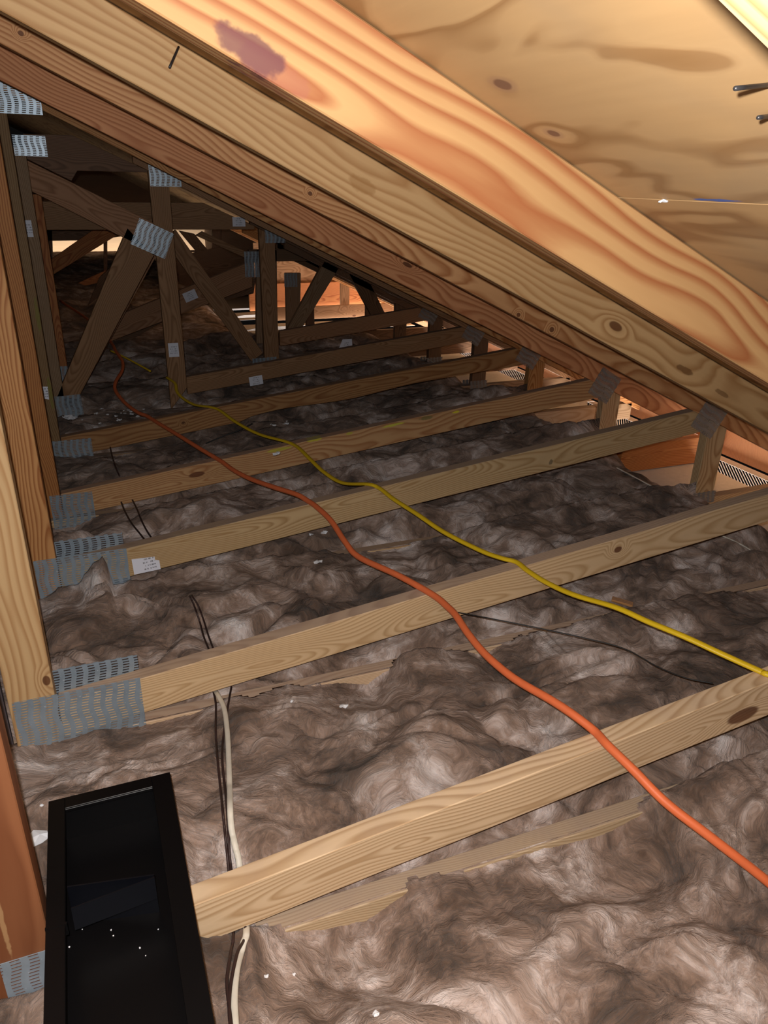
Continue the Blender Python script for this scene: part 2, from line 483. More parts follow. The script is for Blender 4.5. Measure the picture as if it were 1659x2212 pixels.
for i, (y0, y1) in enumerate(((-1.0, 1.6), (1.603, 4.3), (4.303, 7.8))):
    bm = bmesh.new(); bx(bm, 0, .02, 0, y1 - y0, 0, .135)
    fb = link('fascia_board', bm, wood('fascia_wood_%d' % i, (.52, .26, .12), (.36, .16, .07), dust=0, autoknots=False, off=(i, 0, 0)), None, (2.872, y0, -.006))
    tag(fb, ('orange-lit fascia board behind the slotted vents, stretch nearest the camera',
             'orange-lit fascia board right of the second heel post, above the slotted vents',
             'orange-lit fascia board at the far end of the eave')[i], 'fascia', 'fascia boards along the eave')
bm = bmesh.new(); bx(bm, 2.1, 2.24, -1.0, 6.30, -.4, -.018)
o = link('wall_right', bm, M['drywall']); o['kind'] = 'structure'

bm = bmesh.new(); bx(bm, 1.62, 2.92, 7.56, 7.58, -.03, .62)
o = link('wall_far', bm, M['brown']); o['kind'] = 'structure'
bm = bmesh.new(); bx(bm, -2.2, 2.4, 13.76, 13.78, -.05, .04)
o = link('wall_far', bm, M['fresh']); o['kind'] = 'structure'
bm = bmesh.new(); bx(bm, 2.0, 2.02, 7.6, 13.0, 0, deck_z(2.0) - .002)
o = link('wall_far', bm, wood('sheathing', (.16, .09, .05), (.1, .05, .02), autoknots=False, dust=0)); o['kind'] = 'structure'
# ------------------------------------------------------------------ trusses
def wtop(k, x): return WA + DZ[k] + WB * x
def rbot(k, x): return RA + DZ[k] + RB * x
def plate(parent, poly, y, ang=0.0, mat='plate'):
    return sheet('gusset_plate', poly, y, M[mat], parent, ang)
def truss(k, label, chord='pale', web='pale', post='pale', rafter='amber', short='pale',
          xr0=-1.3, xr1=2.86, has_post=True, has_web=True, chord_x=(-.9, 2.80), web_poly=None, rplate=None, group='roof trusses', cut=None):
    y = YK[k]; dz = DZ[k]
    T = empty('roof_truss', (0, y, 0))
    tag(T, label, 'roof truss', group)
    W_ = lambda m: m if isinstance(m, bpy.types.Material) else M[m]
    # top chord
    poly = [(xr0, rbot(k, xr0)), (xr1, rbot(k, xr1)), (xr1, rbot(k, xr1) + RD - .001 - dz), (xr0, rbot(k, xr0) + RD - .001 - dz)]
    prism('top_chord', poly, y, W_(rafter), T, math.atan(RB))
    if has_web:
        ctop = min(CT + dz, CT + .012)
        x0, x1 = chord_x
        prism('bottom_chord', [(x0, .002), (x1, .002), (x1, ctop), (x0, ctop)], y, W_(chord), T)
        if web_poly is None:
            a = math.atan(WB)
            x0 = -.155
            # meets the rafter underside at the right
            xe = (RA - WA) / (WB - RB)
            xb = 2.10
            web_poly = [(x0, wtop(k, x0) - WD), (xb, wtop(k, xb) - WD), (xb, rbot(k, xb)), (xe, rbot(k, xe)), (x0, wtop(k, x0))]
            prism('web', web_poly, y, W_(web), T, a)
        else:
            prism('web', web_poly, y, W_(web), T, math.atan(WB))
        # short heel post
        s0, s1 = 2.105, 2.196
        prism('heel_post', [(s0, ctop + .001), (s1, ctop + .001), (s1, rbot(k, s1) - .001), (s0, rbot(k, s0) - .001)], y, W_(short), T, math.pi / 2)
        plate(T, rect(2.10, .404 + dz, .125, .125, -math.radians(30)), y - .0017, math.radians(60), 'plate_dull')
        plate(T, rect(2.15, ctop + .002, .115, .05), y - .0017, 0, 'plate_dull')
        plate(T, rect(2.12, ctop + .002, .115, .05), y + TH + .001, 0, 'plate_dull')
    if has_post:
        p0, p1 = -.246, -.158
        zb = (CT + .002) if k > 0 else CT + .002
        prism('post', [(p0, zb), (p1, zb), (p1, rbot(k, p1) - .001), (p0, rbot(k, p0) - .001)], y, W_(post), T, math.pi / 2)
        if k == 4: plate(T, rect(-.135, rbot(k, -.165) - .02, .19, .11), y - .0017, 0)
    return T
def local(xz, c, ang):
    dx, dz = xz[0] - c[0], xz[1] - c[1]
    return (dx * math.cos(ang) + dz * math.sin(ang), -dx * math.sin(ang) + dz * math.cos(ang))
def cen(poly): return (sum(p[0] for p in poly) / len(poly), sum(p[1] for p in poly) / len(poly))
def rcen(k, x0=-1.3, x1=2.86):
    return cen([(x0, rbot(k, x0)), (x1, rbot(k, x1)), (x1, rbot(k, x1) + RD - .001 - DZ[k]), (x0, rbot(k, x0) + RD - .001 - DZ[k])])
def wcen(k):
    x0 = -.155; xe = (RA - WA) / (WB - RB); xb = 2.10
    return cen([(x0, wtop(k, x0) - WD), (xb, wtop(k, xb) - WD), (xb, rbot(k, xb)), (xe, rbot(k, xe)), (x0, wtop(k, x0))])
AR, AW = math.atan(RB), math.atan(WB)
def rk(k, px, py, rx, rz): return local(onK(px, py, k), rcen(k), AR) + (rx, rz)
def wk(k, px, py, rx, rz): return local(onK(px, py, k), wcen(k), AW) + (rx, rz)

ra0 = wood('rafter_orange_bright', (.40, .25, .098), (.24, .09, .026), ring=.014, pith=.05, tilt=.01, dust=.2, autoknots=False, warp=.012,
           marks=[rk(0, 585, 148, .042, .014) + ((.24, .09, .05), .5), rk(0, 545, 112, .040, .015) + ((.085, .030, .034), .8)])
ra1 = wood('rafter_amber', (.60, .375, .175), (.39, .20, .075), ring=.015, pith=.05, warp=.03, dust=.2, autoknots=False, knots=[rk(1, 1330, 705, .022, .010)],
           marks=[rk(1, 785, 400, .030, .014) + ((.30, .14, .04), .5), rk(1, 1480, 800, .03, .008) + ((.14, .06, .02), .7), rk(1, 1560, 850, .03, .006) + ((.14, .06, .02), .6)])
ra2 = wood('rafter_amber_fine', (.60, .345, .145), (.33, .14, .042), ring=.010, dust=.2, autoknots=False,
           knots=[rk(2, 670, 418, .006, .005), rk(2, 1120, 680, .008, .007), rk(2, 1192, 712, .010, .009), rk(2, 45, 72, .006, .005)])
ra3 = wood('rafter_amber_rings', (.64, .33, .14), (.38, .15, .05), ring=.010, dust=.2, autoknots=False, knots=[rk(3, 880, 572, .022, .008)])
w0 = wood('web_straight_grain', (.72, .55, .345), (.45, .30, .15), ring=.0075, warp=.004, tilt=.004, pith=.02, autoknots=False, knots=[wk(0, 1605, 1545, .040, .017)], dust=.12)
w1 = wood('web_one_knot', (.66, .49, .28), (.45, .30, .14), ring=.0065, warp=.008, tilt=.01, pith=.03, autoknots=False, knots=[wk(1, 1335, 1187, .014, .010)], dust=.55)
w2 = wood('web_dusty', (.57, .41, .22), (.38, .235, .10), ring=.007, warp=.012, autoknots=False, dust=.6, pith=.04,
          marks=[wk(2, 1190, 998, .008, .011) + ((.03, .03, .025), .6)])
w3 = wood('web_yellow_marks', (.50, .32, .145), (.32, .155, .055), ring=.009, autoknots=False, knots=[wk(3, 425, 1025, .03, .010)], dust=.5,
          marks=[wk(3, 600, 972, .05, .007) + ((.42, .42, .03), .7), wk(3, 680, 950, .03, .006) + ((.50, .48, .03), .8), wk(3, 755, 936, .016, .005) + ((.40, .40, .03), .7),
                 wk(3, 850, 918, .05, .005) + ((.50, .52, .05), .8), wk(3, 920, 903, .03, .008) + ((.10, .13, .04), .6), wk(3, 985, 890, .02, .005) + ((.6, .56, .03), .9)])
w4 = wood('web_wany', (.42, .23, .095), (.24, .095, .03), ring=.011, autoknots=False, knots=[wk(4, 795, 845, .025, .010), wk(4, 240, 953, .006, .006), wk(4, 485, 880, .008, .006)], dust=.4)
p1c = (-.202, .7)
po1 = wood('post_pale_knot', (.58, .40, .20), (.40, .23, .095), ring=.016, pith=.03, dust=0, autoknots=False, warp=.02,
           knots=[(.256 - (CT + .002 + rbot(1, -.158) + rbot(1, -.246) + CT) / 4, -.034, .013, .008)])
po0 = wood('post_red_stained', (.25, .105, .042), (.16, .060, .022), ring=.03, dust=0, autoknots=False,
           marks=[(-.42, .006, .16, .004, (.36, .22, .10), .8)])
po4 = wood('post_green_stain', (.30, .19, .09), (.17, .09, .035), dust=0, autoknots=False,
           marks=[(-.10 - .30 * i, -.036, .07, .008, (.20, .20, .035), .6) for i in range(3)])

T_1 = truss(-1, 'pale pine truss rafter crossing the top right corner, nearest of all', rafter=wood('rafter_corner', (.34, .245, .125), (.22, .13, .05), ring=.008, dust=0, autoknots=False), has_post=False)
T0 = truss(0, 'nearest full truss, bright orange rafter over the pale straight-grained web under the black box', web=w0, post=po0, rafter=ra0, chord='pale2')
T1 = truss(1, 'second truss, pale left post with an edge knot above a long gusset plate', web=w1, post=po1, rafter=ra1, chord='pale2')
T2 = truss(2, 'third truss, dusty web with a notched white tag beside its wide left gusset plate', web=w2, post='amber', rafter=ra2, chord='pale')
T3 = truss(3, 'fourth truss, web with yellow chalk marks under the yellow cable', web=w3, post='orange', rafter=ra3, chord='pale')
# the fifth truss has a wany web with a wavy lower edge
x0 = -.155; xe = (RA - WA) / (WB - RB)
wav = []
for i in range(40):
    x = x0 + (2.10 - x0) * i / 39
    b = 0
    if x > .62: b = .012 + .012 * math.sin((x - .62) * 9.0) * math.exp(-(x - .62)) if x < 1.9 else 0
    wav.append((x, wtop(4, x) - WD + max(0, b)))
wav += [(2.10, rbot(4, 2.10)), (xe, rbot(4, xe)), (x0, wtop(4, x0))]
T4 = truss(4, 'fifth truss, web with a wavy bark edge and a green-stained left post', web=w4, post=po4, chord='grey', web_poly=wav, short='amber')
def plumb(T, k, px, w, h, a, mat='plate', nm='gusset_plate', dy=-.0017):
    x, z = onK(px[0], px[1], k)
    return sheet(nm, rect(x, z, w, h, a), YK[k] + dy, M[mat], T, a)
# left gusset plates (front and the taller one on the back face)
def lplate(T, k, x0, x1, z0, z1): return plate(T, [(x0, z0), (x1, z0), (x1, z1), (x0, z1)], YK[k] - .0017)
lplate(T0, 0, -.225, .02, .068, .211)
lplate(T1, 1, -.239, .011, .077, .219)
lplate(T2, 2, -.216, .027, .062, .235)
lplate(T3, 3, -.193, -.053, .045, .176)
lplate(T4, 4, -.199, -.037, .06, .176)
plate(T1, [(-.16, .1), (.012, .1), (.012, .252), (-.16, .252)], YK[1] + TH + .001)
plate(T2, [(-.16, .1), (.022, .1), (.022, .268), (-.16, .268)], YK[2] + TH + .001)
def ptag(T, k, px, w, h, a=0.0, poly=None):
    x, z = onK(px[0], px[1], k)
    pl = rect(x, z, w, h, a)
    if poly: pl = poly
    o = sheet('paper_tag', pl, YK[k] - .0012, M['tag'], T, a, .0006)
    o['label'] = 'white printed paper tag'
    return o
ptag(T2, 2, None or (316, 1222), 1, 1, AW, [onK(*p, 2) for p in ((290, 1241), (347, 1229), (344, 1210), (335, 1209), (334, 1202), (284, 1208))])
ptag(T4, 4, (97, 848), .020, .034, 0, [onK(*p, 4) for p in ((90, 860), (106, 863), (103, 835), (87, 835))])

# sixth truss: post, diagonal, sloping strut, tall upright, flat tie
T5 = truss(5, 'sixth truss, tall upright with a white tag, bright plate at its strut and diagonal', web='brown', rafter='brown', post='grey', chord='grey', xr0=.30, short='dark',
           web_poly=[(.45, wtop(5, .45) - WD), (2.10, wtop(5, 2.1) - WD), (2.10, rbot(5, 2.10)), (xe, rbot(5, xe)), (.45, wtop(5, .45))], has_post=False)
prism('post', [(-.226, CT + .01), (-.138, CT + .01), (-.138, 1.30), (-.226, 1.30)], YK[5], M['grey'], T5, math.pi / 2)
prism('upright', [(.361, CT + .01), (.449, .205), (.449, rbot(5, .449) - .001), (.361, rbot(5, .361) - .001)], YK[5], M['brown'], T5, math.pi / 2)
prism('diagonal', [onK(*p, 5) for p in ((123, 857), (168, 862), (332, 552), (275, 492))], YK[5], M['brown'], T5, math.atan2(.7, .38))
prism('strut', [(-.137, 1.126), (.355, .862), (.360, 1.0), (.02, 1.17), (-.137, 1.25)], YK[5], M['brown'], T5, math.atan2(-.25, .5))
prism('flat_tie', [(-.137, 1.255), (.03, 1.1715), (.06, 1.213), (.358, 1.213), (.358, 1.222), (.06, 1.353), (-.137, 1.352)], YK[5] + .0005, M['dark'], T5)
plumb(T5, 5, (65, 315), .13, .08, 0)
plumb(T5, 5, (329, 516), .165, .125, -math.radians(25))
plumb(T5, 5, (356, 372), .14, .12, 0)
plumb(T5, 5, (150, 880), .12, .12, .03)
for px, w, h, a in (((375, 756), .05, .070, 0), ((553, 822), .072, .048, AW), ((62, 494), .03, .07, 0)):
    ptag(T5, 5, px, w, h, a)
# seventh truss
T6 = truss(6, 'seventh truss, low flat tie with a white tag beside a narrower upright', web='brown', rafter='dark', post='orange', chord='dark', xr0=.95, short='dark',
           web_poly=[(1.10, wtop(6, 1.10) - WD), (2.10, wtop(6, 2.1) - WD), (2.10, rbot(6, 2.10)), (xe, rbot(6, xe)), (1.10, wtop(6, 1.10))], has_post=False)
prism('post', [(-.19, CT + .03), (-.120, CT + .03), (-.120, 1.10), (-.19, 1.10)], YK[6], M['orange'], T6, math.pi / 2)
prism('upright', [(1.0, CT + .03), (1.09, CT + .03), (1.09, rbot(6, 1.09) - .001), (1.0, rbot(6, 1.0) - .001)], YK[6], M['brown'], T6, math.pi / 2)
prism('flat_tie', [(-.118, .930), (.975, .930), (.975, rbot(6, .975)), (.70, 1.067), (-.118, 1.067)], YK[6], M['brown'], T6)
bar('diagonal', (.50, .905), (.955, .20), .088, YK[6] + .0005, M['brown'], T6)
bar('diagonal', (-.06, .15), (.44, .905), .088, YK[6] + .0005, M['brown'], T6)
plumb(T6, 6, (594, 505), .12, .10, 0)
plumb(T6, 6, (572, 783), .15, .06, .02)
plumb(T6, 6, (124, 815), .12, .12, 0)
ptag(T6, 6, (516, 479), .072, .05, 0)
ptag(T6, 6, (745, 745), .085, .06, AW, [onK(*p, 6) for p in ((730, 757), (740, 733), (760, 732), (761, 746), (750, 752), (748, 757))])
# eighth truss
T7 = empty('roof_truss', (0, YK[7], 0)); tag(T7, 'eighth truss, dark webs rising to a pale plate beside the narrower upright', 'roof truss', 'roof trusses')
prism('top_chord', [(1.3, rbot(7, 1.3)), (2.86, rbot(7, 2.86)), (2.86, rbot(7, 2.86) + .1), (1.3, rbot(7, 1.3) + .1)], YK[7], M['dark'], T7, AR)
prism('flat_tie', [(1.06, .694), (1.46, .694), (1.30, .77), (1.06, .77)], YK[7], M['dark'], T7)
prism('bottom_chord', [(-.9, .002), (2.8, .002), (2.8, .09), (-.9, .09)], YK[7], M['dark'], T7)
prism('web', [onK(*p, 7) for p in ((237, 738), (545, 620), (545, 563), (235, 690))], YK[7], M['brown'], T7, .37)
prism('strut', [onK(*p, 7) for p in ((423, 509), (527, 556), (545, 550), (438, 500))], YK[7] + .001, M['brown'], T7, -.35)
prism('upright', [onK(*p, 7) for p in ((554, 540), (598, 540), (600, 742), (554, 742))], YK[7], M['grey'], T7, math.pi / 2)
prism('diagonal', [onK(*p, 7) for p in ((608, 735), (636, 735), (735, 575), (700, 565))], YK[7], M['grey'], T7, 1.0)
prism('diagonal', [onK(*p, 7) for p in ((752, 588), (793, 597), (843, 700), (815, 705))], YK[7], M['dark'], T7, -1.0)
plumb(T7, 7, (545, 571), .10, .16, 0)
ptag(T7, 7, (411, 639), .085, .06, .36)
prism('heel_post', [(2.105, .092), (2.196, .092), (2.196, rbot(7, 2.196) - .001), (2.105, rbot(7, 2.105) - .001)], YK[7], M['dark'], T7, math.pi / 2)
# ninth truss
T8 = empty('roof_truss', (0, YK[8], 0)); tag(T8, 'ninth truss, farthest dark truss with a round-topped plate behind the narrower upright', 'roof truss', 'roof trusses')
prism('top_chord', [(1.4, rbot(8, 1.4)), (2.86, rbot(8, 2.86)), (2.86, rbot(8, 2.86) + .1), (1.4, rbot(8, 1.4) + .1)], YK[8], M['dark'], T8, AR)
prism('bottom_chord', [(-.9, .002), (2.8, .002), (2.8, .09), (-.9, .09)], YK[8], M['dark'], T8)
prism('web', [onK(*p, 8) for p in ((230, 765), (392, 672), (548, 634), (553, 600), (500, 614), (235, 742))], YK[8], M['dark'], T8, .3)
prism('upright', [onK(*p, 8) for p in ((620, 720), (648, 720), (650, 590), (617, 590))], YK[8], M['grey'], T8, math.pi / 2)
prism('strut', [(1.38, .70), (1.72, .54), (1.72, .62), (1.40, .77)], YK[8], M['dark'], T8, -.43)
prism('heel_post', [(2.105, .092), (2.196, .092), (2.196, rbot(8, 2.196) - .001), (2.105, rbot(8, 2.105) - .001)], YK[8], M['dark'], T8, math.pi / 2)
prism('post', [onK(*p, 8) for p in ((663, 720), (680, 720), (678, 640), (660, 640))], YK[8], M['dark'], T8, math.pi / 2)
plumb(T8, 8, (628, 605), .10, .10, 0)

for kk, yy, nm in ((9, 6.20, 'tenth truss, short rafter lit orange over the far vents, nearer of two'), (10, 6.92, 'eleventh truss, short rafter lit orange over the far vents, farther of two')):
    YK[kk] = yy; DZ[kk] = 0
    T = empty('roof_truss', (0, yy, 0)); tag(T, nm, 'roof truss', 'roof trusses')
    prism('top_chord', [(1.25, rbot(kk, 1.25)), (2.86, rbot(kk, 2.86)), (2.86, rbot(kk, 2.86) + .1), (1.25, rbot(kk, 1.25) + .1)], yy, M['amber'], T, AR)
    prism('heel_post', [(2.30, -.01), (2.385, -.01), (2.385, rbot(kk, 2.385) - .001), (2.30, rbot(kk, 2.30) - .001)], yy, M['brown'], T, math.pi / 2)
# ------------------------------------------------------------------ far end timbers
def yk(pts, Y): return [(onY(*p, Y).x, onY(*p, Y).z) for p in pts]
T9 = [o for o in bpy.data.objects if o.name.startswith('roof_truss') and abs(o.location.y - 6.20) < .01][0]
prism('bottom_chord', [(-.9, .002), (1.18, .002), (1.18, .09), (-.9, .09)], 6.20, M['dark'], T9)
prism('web', yk(((104, 565), (112, 595), (250, 510), (225, 480)), 6.20), 6.20, M['orange'], T9, .5)
prism('web', yk(((208, 484), (208, 519), (300, 505), (300, 440)), 6.20), 6.201, M['brown'], T9, .3)
prism('flat_tie', yk(((60, 470), (60, 521), (212, 519), (212, 462)), 6.24), 6.24, M['dark'], T9, 0)  # dark board added to cover the bright roof gap above the orange web
prism('post', yk(((95, 690), (118, 690), (112, 470), (90, 470)), 6.24), 6.24, M['dark'], T9, math.pi / 2)
T12 = empty('roof_truss', (0, 8.4, 0)); tag(T12, 'loose far braces grouped as one added truss, framing the bright roof gaps right of the tall upright', 'roof truss', 'roof trusses')  # stand-in truss grouping loose far braces; its bottom chord is added
prism('bottom_chord', [(-.9, .002), (1.9, .002), (1.9, .09), (-.9, .09)], 8.4, M['dark'], T12)
prism('web', yk(((386, 498), (450, 575), (478, 575), (420, 505)), 8.4), 8.4, M['dark'], T12, -.9)
prism('flat_tie', yk(((380, 541), (380, 545), (470, 545), (470, 541)), 8.4), 8.402, M['dark'], T12, 0)
prism('web', yk(((380, 555), (380, 640), (500, 620), (500, 528)), 8.4), 8.398, M['dark'], T12, .15)
prism('dark_masking_panel', yk(((478, 490), (570, 490), (570, 640), (478, 640)), 8.4), 8.405, M['dark'], T12, 0)  # dark sheet added to block the bright hip slope behind it
for px, w in ((228, 8), (468, 18)):
    prism('upright', yk(((px - w / 2, 640), (px + w / 2, 640), (px + w / 2, 490), (px - w / 2, 490)), 8.4), 8.403, M['dark'], T12, math.pi / 2)
def timber(name, label, poly, y, mat, ang, cat='timber', group=None):
    o = prism(name, poly, y, M[mat], None, ang)
    return tag(o, label, cat, group)
def yk(pts, Y): return [(onY(*p, Y).x, onY(*p, Y).z) for p in pts]
timber('brace_board', 'black brace leaning right behind the sixth truss diagonal', yk(((190, 660), (215, 600), (300, 520), (290, 545), (215, 640)), 7.0), 7.0, 'dark', .7, 'brace', 'far braces')
timber('brace_board', 'low orange board just left of the sixth truss diagonal, pointed at its left end', yk(((168, 612), (185, 617), (262, 600), (262, 572), (215, 590)), 7.6), 7.6, 'orange', .2, 'brace', 'far braces')
# far eave at the end of the right-hand bay
s_ = soffit('soffit_panel', 1.6, .42, .12, .27, skew=-1.0); s_.rotation_euler = (0, 0, math.pi / 2); s_.location = (2.84, 6.38, -.02)
tag(s_, 'white vented soffit panel at the far end of the attic, lower of two', 'soffit', 'far soffit panels')
s_ = soffit('soffit_panel', 1.6, .42, .12, .27, skew=-1.0); s_.rotation_euler = (0, 0, math.pi / 2); s_.location = (2.84, 7.05, -.02)
tag(s_, 'white vented soffit panel beyond the dark board at the far end, upper of two', 'soffit', 'far soffit panels')
def xboard(name, label, x0, x1, y, z0, z1, mat, cat, group=None, th=.035):
    o = prism(name, [(x0, z0), (x1, z0), (x1, z1), (x0, z1)], y, M[mat], None, 0.0, th)
    return tag(o, label, cat, group)
xboard('blocking_board', 'brown board on edge between the two far vents', 1.5, 2.84, 6.84, 0.0, .115, 'brown', 'board')
xboard('blocking_board', 'orange board closing the far end above the upper vent', 1.55, 2.84, 7.52, -.018, .24, 'orange', 'board')
xboard('lookout_board', 'fresh pale board with a dark knot behind the fourth truss heel post', 2.02, 2.52, 3.215, -.015, .105, 'fresh', 'board')
xboard('lookout_board', 'orange board with one knot behind the third truss heel post', 2.22, 2.78, 2.60, -.018, .112, 'orange', 'board')

# ------------------------------------------------------------------ insulation batts
def fbm(x, y, z): return noise.fractal(Vector((x, y, z)), 1.0, 2.1, 4)
def billow(x, y, s):
    wx = noise.noise(Vector((x * 4.1, y * 4.1, s))) * .10
    wy = noise.noise(Vector((x * 4.1 + 9, y * 4.1, s + 4))) * .10
    a = abs(noise.noise(Vector(((x + wx) * 3.6, (y + wy) * 5.2, s))))
    b = abs(noise.noise(Vector(((x + wx * 1.5) * 9, (y + wy * 1.5) * 13, s + 7))))
    c = noise.noise(Vector(((x + wx) * 30, (y + wy) * 38, s + 13)))
    d = noise.noise(Vector((x * 2.3, y * 2.3, s + 21)))
    e = noise.noise(Vector((x * 80, y * 95, s + 2)))
    return .085 * (a - .22) + .034 * (b - .22) + .006 * c + .030 * d + .0022 * e
def prof(k, pts):
    xs, cs = [], []
    for px, py in pts:
        x, z = onK(px, py, k)
        xs.append(x); cs.append(z - (CT + min(DZ[k], .012)))
    return np.array(xs), np.array(cs)
PROF = {
    0: prof(0, ((430, 2020), (540, 2010), (640, 2016), (700, 2020), (790, 2012), (830, 1975), (900, 1912), (1000, 1885), (1080, 1862), (1180, 1835), (1270, 1822), (1340, 1795), (1420, 1725), (1480, 1690), (1560, 1650), (1659, 1620))),
    1: prof(1, ((30, 1610), (110, 1612), (200, 1580), (300, 1575), (380, 1560), (430, 1540), (500, 1510), (560, 1505), (620, 1485), (680, 1480), (730, 1478), (790, 1492), (835, 1455), (870, 1408), (930, 1395), (985, 1405), (1050, 1420), (1085, 1392), (1120, 1375), (1240, 1350), (1330, 1322), (1400, 1305), (1500, 1285), (1580, 1277), (1620, 1284), (1659, 1278))),
    2: prof(2, ((80, 1290), (130, 1270), (170, 1255), (195, 1225), (222, 1200), (235, 1225), (240, 1262), (270, 1258), (330, 1243), (420, 1222), (560, 1208), (700, 1186), (745, 1196), (860, 1188), (900, 1172), (960, 1160), (1010, 1140), (1200, 1095), (1400, 1050), (1480, 1040))),
    3: prof(3, ((110, 1150), (160, 1140), (210, 1115), (280, 1098), (350, 1085), (500, 1055), (700, 1015), (900, 975), (1100, 935), (1240, 905))),
    4: prof(4, ((110, 985), (200, 985), (250, 988), (300, 975), (400, 955), (480, 935), (560, 925), (700, 905), (900, 870), (1080, 830))),
}
HT = {}
def batt(k, label, res, seed, ylo=None, crown=.045, x1=2.16):
    ya = (YK[k - 1] + TH + .002) if ylo is None else ylo
    yb = YK[k] - .003
    x0 = -.85
    nx = int((x1 - x0) / res); ny = int((yb - ya) / res)
    ct = CT + min(DZ[k], .012)
    xs, cs = PROF.get(k, (np.array([0., 1.]), np.array([.01, .01])))
    rows = []
    over = .034
    yl = [ya + (yb - ya) * j / ny for j in range(ny + 1)] + [yb + over * j / 4 for j in range(1, 5)]
    top = []; bot = []
    for y in yl:
        rt, rb_ = [], []
        u = min(1.0, (y - ya) / (yb - ya))
        for i in range(nx + 1):
            x = x0 + (x1 - x0) * i / nx
            c = float(np.interp(x, xs, cs))
            s = max(0.0, (u - .55) / .45); s = s * s * (3 - 2 * s)
            jag = .010 * noise.noise(Vector((x * 22, seed, 0))) + .006 * noise.noise(Vector((x * 70, seed, 3)))
            h = ct + (c + jag) * s + (1 - s) * (.012 + crown * math.sin(math.pi * min(1, u * 1.1)))
            h += billow(x, y, seed * 3.7) * (1 - .85 * s ** 2)
            # stay under the back edge of the web in front
            if u < .12: h = min(h, ct - .004 + u * .5)
            e = (x1 - x) / .26
            if e < 1: h = .02 + (h - .02) * max(0, math.sin(max(0, e) * math.pi / 2)) ** .6
            b = .004
            if y > yb:
                t = (y - yb) / over
                h = ct + (c + jag) * (1 - t ** 2) - .010 * t + .3 * billow(x, y, seed) * (1 - t)
                b = ct + .0015
                h = min(h, wtop(k, x) - WD - .004) if x > .1 else min(h, ct + .012)
            rt.append(max(h, b)); rb_.append(b)
        top.append(rt); bot.append(rb_)
    HT[k] = (x0, x1, nx, yl, top)
    bm = bmesh.new()
    V = {}
    def vt(i, j, up):
        key = (i, j, up)
        if key not in V:
            V[key] = bm.verts.new((x0 + (x1 - x0) * i / nx, yl[j], top[j][i] if up else bot[j][i]))
        return V[key]
    on = set()
    for j in range(len(yl) - 1):
        for i in range(nx):
            if max(top[j + b][i + a] - bot[j + b][i + a] for a in (0, 1) for b in (0, 1)) > .0025: on.add((i, j))
    for (i, j) in on:
        bm.faces.new((vt(i, j, 1), vt(i + 1, j, 1), vt(i + 1, j + 1, 1), vt(i, j + 1, 1)))
        for (a, b, p, q) in ((i - 1, j, (i, j), (i, j + 1)), (i + 1, j, (i + 1, j + 1), (i + 1, j)), (i, j - 1, (i + 1, j), (i, j)), (i, j + 1, (i, j + 1), (i + 1, j + 1))):
            if (a, b) not in on:
                bm.faces.new((vt(*p, 1), vt(*q, 1), vt(*q, 0), vt(*p, 0)))
    bmesh.ops.recalc_face_normals(bm, faces=bm.faces)
    o = link('insulation_batt', bm, M['wool'], smooth=True)
    return tag(o, label, 'insulation', 'brown insulation batts between the trusses')
def ins_h(x, y):
    best = -1
    for (x0, x1, nx, yl, top) in HT.values():
        if not (yl[0] <= y <= yl[-1] and x0 <= x <= x1): continue
        j = min(range(len(yl)), key=lambda q: abs(yl[q] - y))
        i = (x - x0) / (x1 - x0) * nx; i0 = min(nx - 1, int(i)); f = i - i0
        best = max(best, top[j][i0] * (1 - f) + top[j][i0 + 1] * f)
    return best
def lift(p, r):
    """slide a point back along its sight line until it clears the insulation"""
    o = Vector((0, 0, H)); d = (o - p).normalized(); p = Vector(p)
    for _ in range(80):
        if p.z > ins_h(p.x, p.y) + r: break
        p = p + d * .004
    return p
def drop(px, py, r=.001):
    """first point on the insulation met by a sight line"""
    o = Vector((0, 0, H)); d = ray(px, py).normalized(); t = .5
    while t < 6:
        p = o + d * t
        if p.z < ins_h(p.x, p.y) + r: return p
        t += .003
    return o + d * t
batt(0, 'brown mineral wool batt nearest the camera, in front of the nearest sloping web', .0065, 1, ylo=.235)
batt(1, 'brown mineral wool batt between the nearest and second sloping webs, under the orange cord', .0065, 2)
batt(2, 'brown mineral wool batt torn up in a peak over the third truss gusset plate', .009, 3)
batt(3, 'brown mineral wool batt between the third and fourth trusses', .010, 4)
batt(4, 'dark mineral wool batt between the fourth and fifth trusses, just past the yellow chalk marks', .011, 5)
batt(5, 'dark mineral wool batt sprinkled with white flakes, in front of the sixth truss upright', .014, 6)
batt(6, 'dark mineral wool batt behind the sixth truss upright', .018, 7)
batt(7, 'nearly black mineral wool batt behind the seventh truss', .022, 8)
batt(8, 'nearly black mineral wool batt behind the eighth truss', .025, 9)
YK[10] = 12.9; YK[9] = 5.697 + .002
batt(10, 'black far mineral wool heap under the bright roof gaps', .06, 10, crown=.06, x1=1.15)

